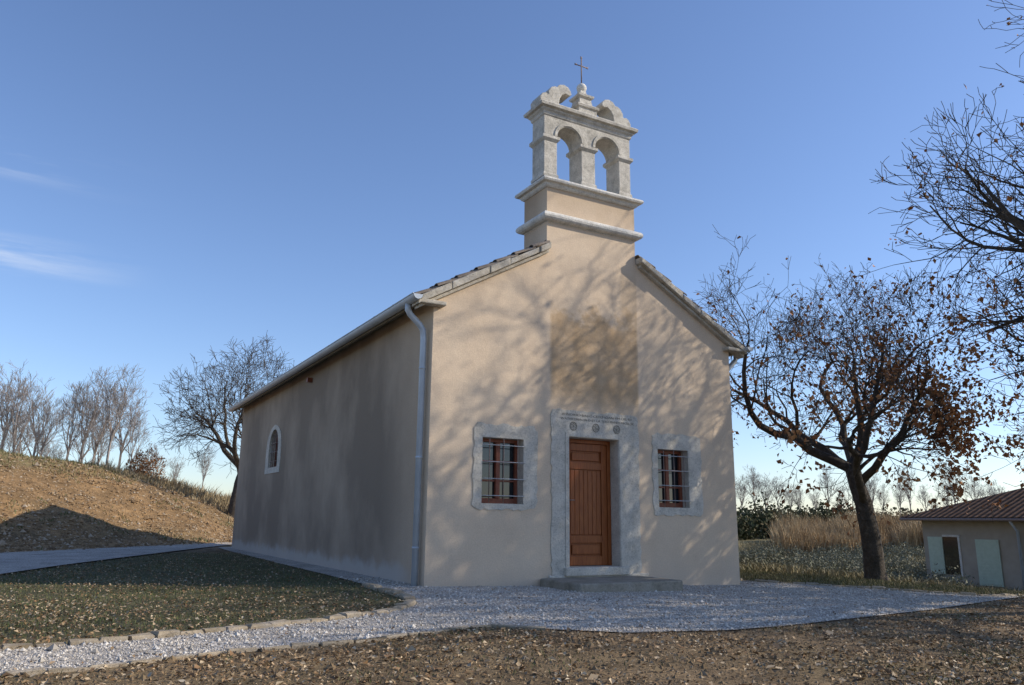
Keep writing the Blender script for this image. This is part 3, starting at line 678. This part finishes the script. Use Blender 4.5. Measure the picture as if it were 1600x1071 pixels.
# ------------------------------------------------------------ small house
house=empty('small_house')
HW=simple('house_render',(.35,.30,.235),(.44,.385,.31),2,.9,.3,.01,40)
SH=simple('shutter_paint',(.46,.54,.42),(.54,.62,.50),8,.6,0)
hz=-1.6;ez=1.2
box('walls',(23.3,-3.6,hz),(31,7.35,ez),HW,house)
rfx0,rfx1,rfy0,rfy1=22.8,31.5,-4.1,7.85;rz_=2.75
Vr=[(rfx0,rfy0,ez-.06),(rfx1,rfy0,ez-.06),(rfx1,rfy1,ez-.06),(rfx0,rfy1,ez-.06),(27.1,.2,rz_),(27.1,3.9,rz_),(rfx0,rfy0,ez+.06),(rfx1,rfy0,ez+.06),(rfx1,rfy1,ez+.06),(rfx0,rfy1,ez+.06)]
HT,nt,b=newmat('house_roof_tiles',1.,.0)
wv=nt.nodes.new('ShaderNodeTexWave');wv.bands_direction='Y';wv.inputs['Scale'].default_value=1.4;wv.inputs['Distortion'].default_value=1.2;g=nt.nodes.new('ShaderNodeNewGeometry');nt.links.new(g.outputs['Position'],wv.inputs['Vector'])
wx=nt.nodes.new('ShaderNodeTexWave');wx.bands_direction='X';wx.wave_profile='SAW';wx.inputs['Scale'].default_value=.9;nt.links.new(g.outputs['Position'],wx.inputs['Vector'])
cr_=mix(nt,1.,ramp(nt,noise(nt,5,8,.8),[(.3,(.07,.05,.04)),(.7,(.20,.135,.10))]),ramp(nt,wv.outputs['Fac'],[(0,.5),(.6,1.)]),'MULTIPLY')
cr_=mix(nt,1.,cr_,ramp(nt,wx.outputs['Fac'],[(0,.5),(.2,1.)]),'MULTIPLY')
nt.links.new(cr_,b.inputs['Base Color']);bump(nt,b,wv.outputs['Fac'],.8,.06)
pymesh('roof',Vr,[(0,1,2,3),(0,1,7,6),(1,2,8,7),(2,3,9,8),(3,0,6,9),(6,7,4),(7,8,5,4),(8,9,5),(9,6,4,5)],HT,house)
tube('house_gutter',[(22.75,rfy0,ez-.03),(22.75,rfy1,ez-.03)],.05,DIRON,house,8)
tube('house_downspout',[(22.78,3.9,ez-.05),(23.2,3.9,ez-.4),(23.22,3.9,hz)],.045,METAL,house,8)
def shutter(y0,y1,z0,z1):
    box('shutter',(23.24,y0,z0),(23.28,y1,z1),SH,house,.005)
    for k in range(int((z1-z0)/.11)): box('louvre',(23.225,y0+.06,z0+.06+k*.11),(23.238,y1-.06,z0+.12+k*.11),SH,house)
shutter(6.6,7.15,-.75,.55);box('house_window',(23.28,6.05,-.75),(23.297,6.59,.55),GLASS,house);box('window_trim',(23.27,5.97,-.82),(23.299,6.04,.62),STWHITE,house)
box('window_trim',(23.255,5.95,.56),(23.298,6.59,.63),STWHITE,house);shutter(4.6,5.4,-1.05,.5);shutter(1.5,2.1,-.75,.55)
# ------------------------------------------------------------ sky, sun, camera
EL=math.radians(29.5);AZ=math.radians(27)
sd=Vector((math.cos(EL)*math.cos(AZ),-math.cos(EL)*math.sin(AZ),math.sin(EL)))
Wd=bpy.data.worlds.new('World');S.world=Wd;Wd.use_nodes=True;nt=Wd.node_tree;bg=nt.nodes['Background']
sk=nt.nodes.new('ShaderNodeTexSky');sk.sky_type='NISHITA';sk.sun_disc=False;sk.sun_elevation=EL;sk.sun_rotation=math.radians(90)+AZ
sk.air_density=1.0;sk.dust_density=.4;sk.ozone_density=2.2;sk.altitude=100
tc=nt.nodes.new('ShaderNodeTexCoord');mp=nt.nodes.new('ShaderNodeMapping');mp.inputs['Scale'].default_value=(1.5,1.5,16)
nt.links.new(tc.outputs['Generated'],mp.inputs[0])
nz=nt.nodes.new('ShaderNodeTexNoise');nz.inputs['Scale'].default_value=2.6;nz.inputs['Detail'].default_value=8;nz.inputs['Roughness'].default_value=.62;nt.links.new(mp.outputs[0],nz.inputs['Vector'])
sx=nt.nodes.new('ShaderNodeSeparateXYZ');nt.links.new(tc.outputs['Generated'],sx.inputs[0])
def mr(v,a,b_):
    m=nt.nodes.new('ShaderNodeMapRange');m.interpolation_type='SMOOTHSTEP';nt.links.new(v,m.inputs[0]);m.inputs[1].default_value=a;m.inputs[2].default_value=b_;return m.outputs[0]
cl=mr(nz.outputs['Fac'],.40,.68)
def bnd(a,b_,c_,d_): return mth(nt,'MULTIPLY',mr(sx.outputs[2],a,b_),mth(nt,'SUBTRACT',1.,mr(sx.outputs[2],c_,d_)))
band=mth(nt,'ADD',bnd(.245,.265,.275,.30),mth(nt,'MULTIPLY',bnd(.34,.365,.375,.40),.7))
side=mth(nt,'SUBTRACT',1.,mr(sx.outputs[0],-.22,.08))
cf=mth(nt,'MULTIPLY',mth(nt,'MULTIPLY',cl,band),mth(nt,'MULTIPLY',side,.75))
tint=mix(nt,1.,sk.outputs[0],(1.12,1.17,1.36),'MULTIPLY')
c=mix(nt,cf,tint,(6.2,6.6,7.3))
nt.links.new(c,bg.inputs['Color']);bg.inputs['Strength'].default_value=.138
su=bpy.data.lights.new('sun','SUN');su.energy=5.0;su.angle=math.radians(.45);su.color=(1,.91,.77)
so=link(bpy.data.objects.new('sun',su));so.rotation_euler=sd.to_track_quat('Z','Y').to_euler();so.location=(20,-8,15)
f=1214.;p=math.radians(12.8);ro=0.012;yaw=math.radians(29.4)
fl=Vector((math.sin(yaw),math.cos(yaw),0));r0=Vector((math.cos(yaw),-math.sin(yaw),0));up=Vector((0,0,1))
Fv=fl*math.cos(p)+up*math.sin(p);U0=up*math.cos(p)-fl*math.sin(p)
R_=r0*math.cos(ro)+U0*math.sin(ro);U_=U0*math.cos(ro)-r0*math.sin(ro)
cd=bpy.data.cameras.new('camera');cd.sensor_width=36;cd.lens=f/1600*36;cd.clip_end=2000;cd.clip_start=.05
co=link(bpy.data.objects.new('camera',cd))
M=Matrix((( R_.x,U_.x,-Fv.x,-4.794),(R_.y,U_.y,-Fv.y,-11.071),(R_.z,U_.z,-Fv.z,1.003),(0,0,0,1)))
co.matrix_world=M;S.camera=co
S.view_settings.view_transform='Standard';S.view_settings.look='None';S.view_settings.exposure=0
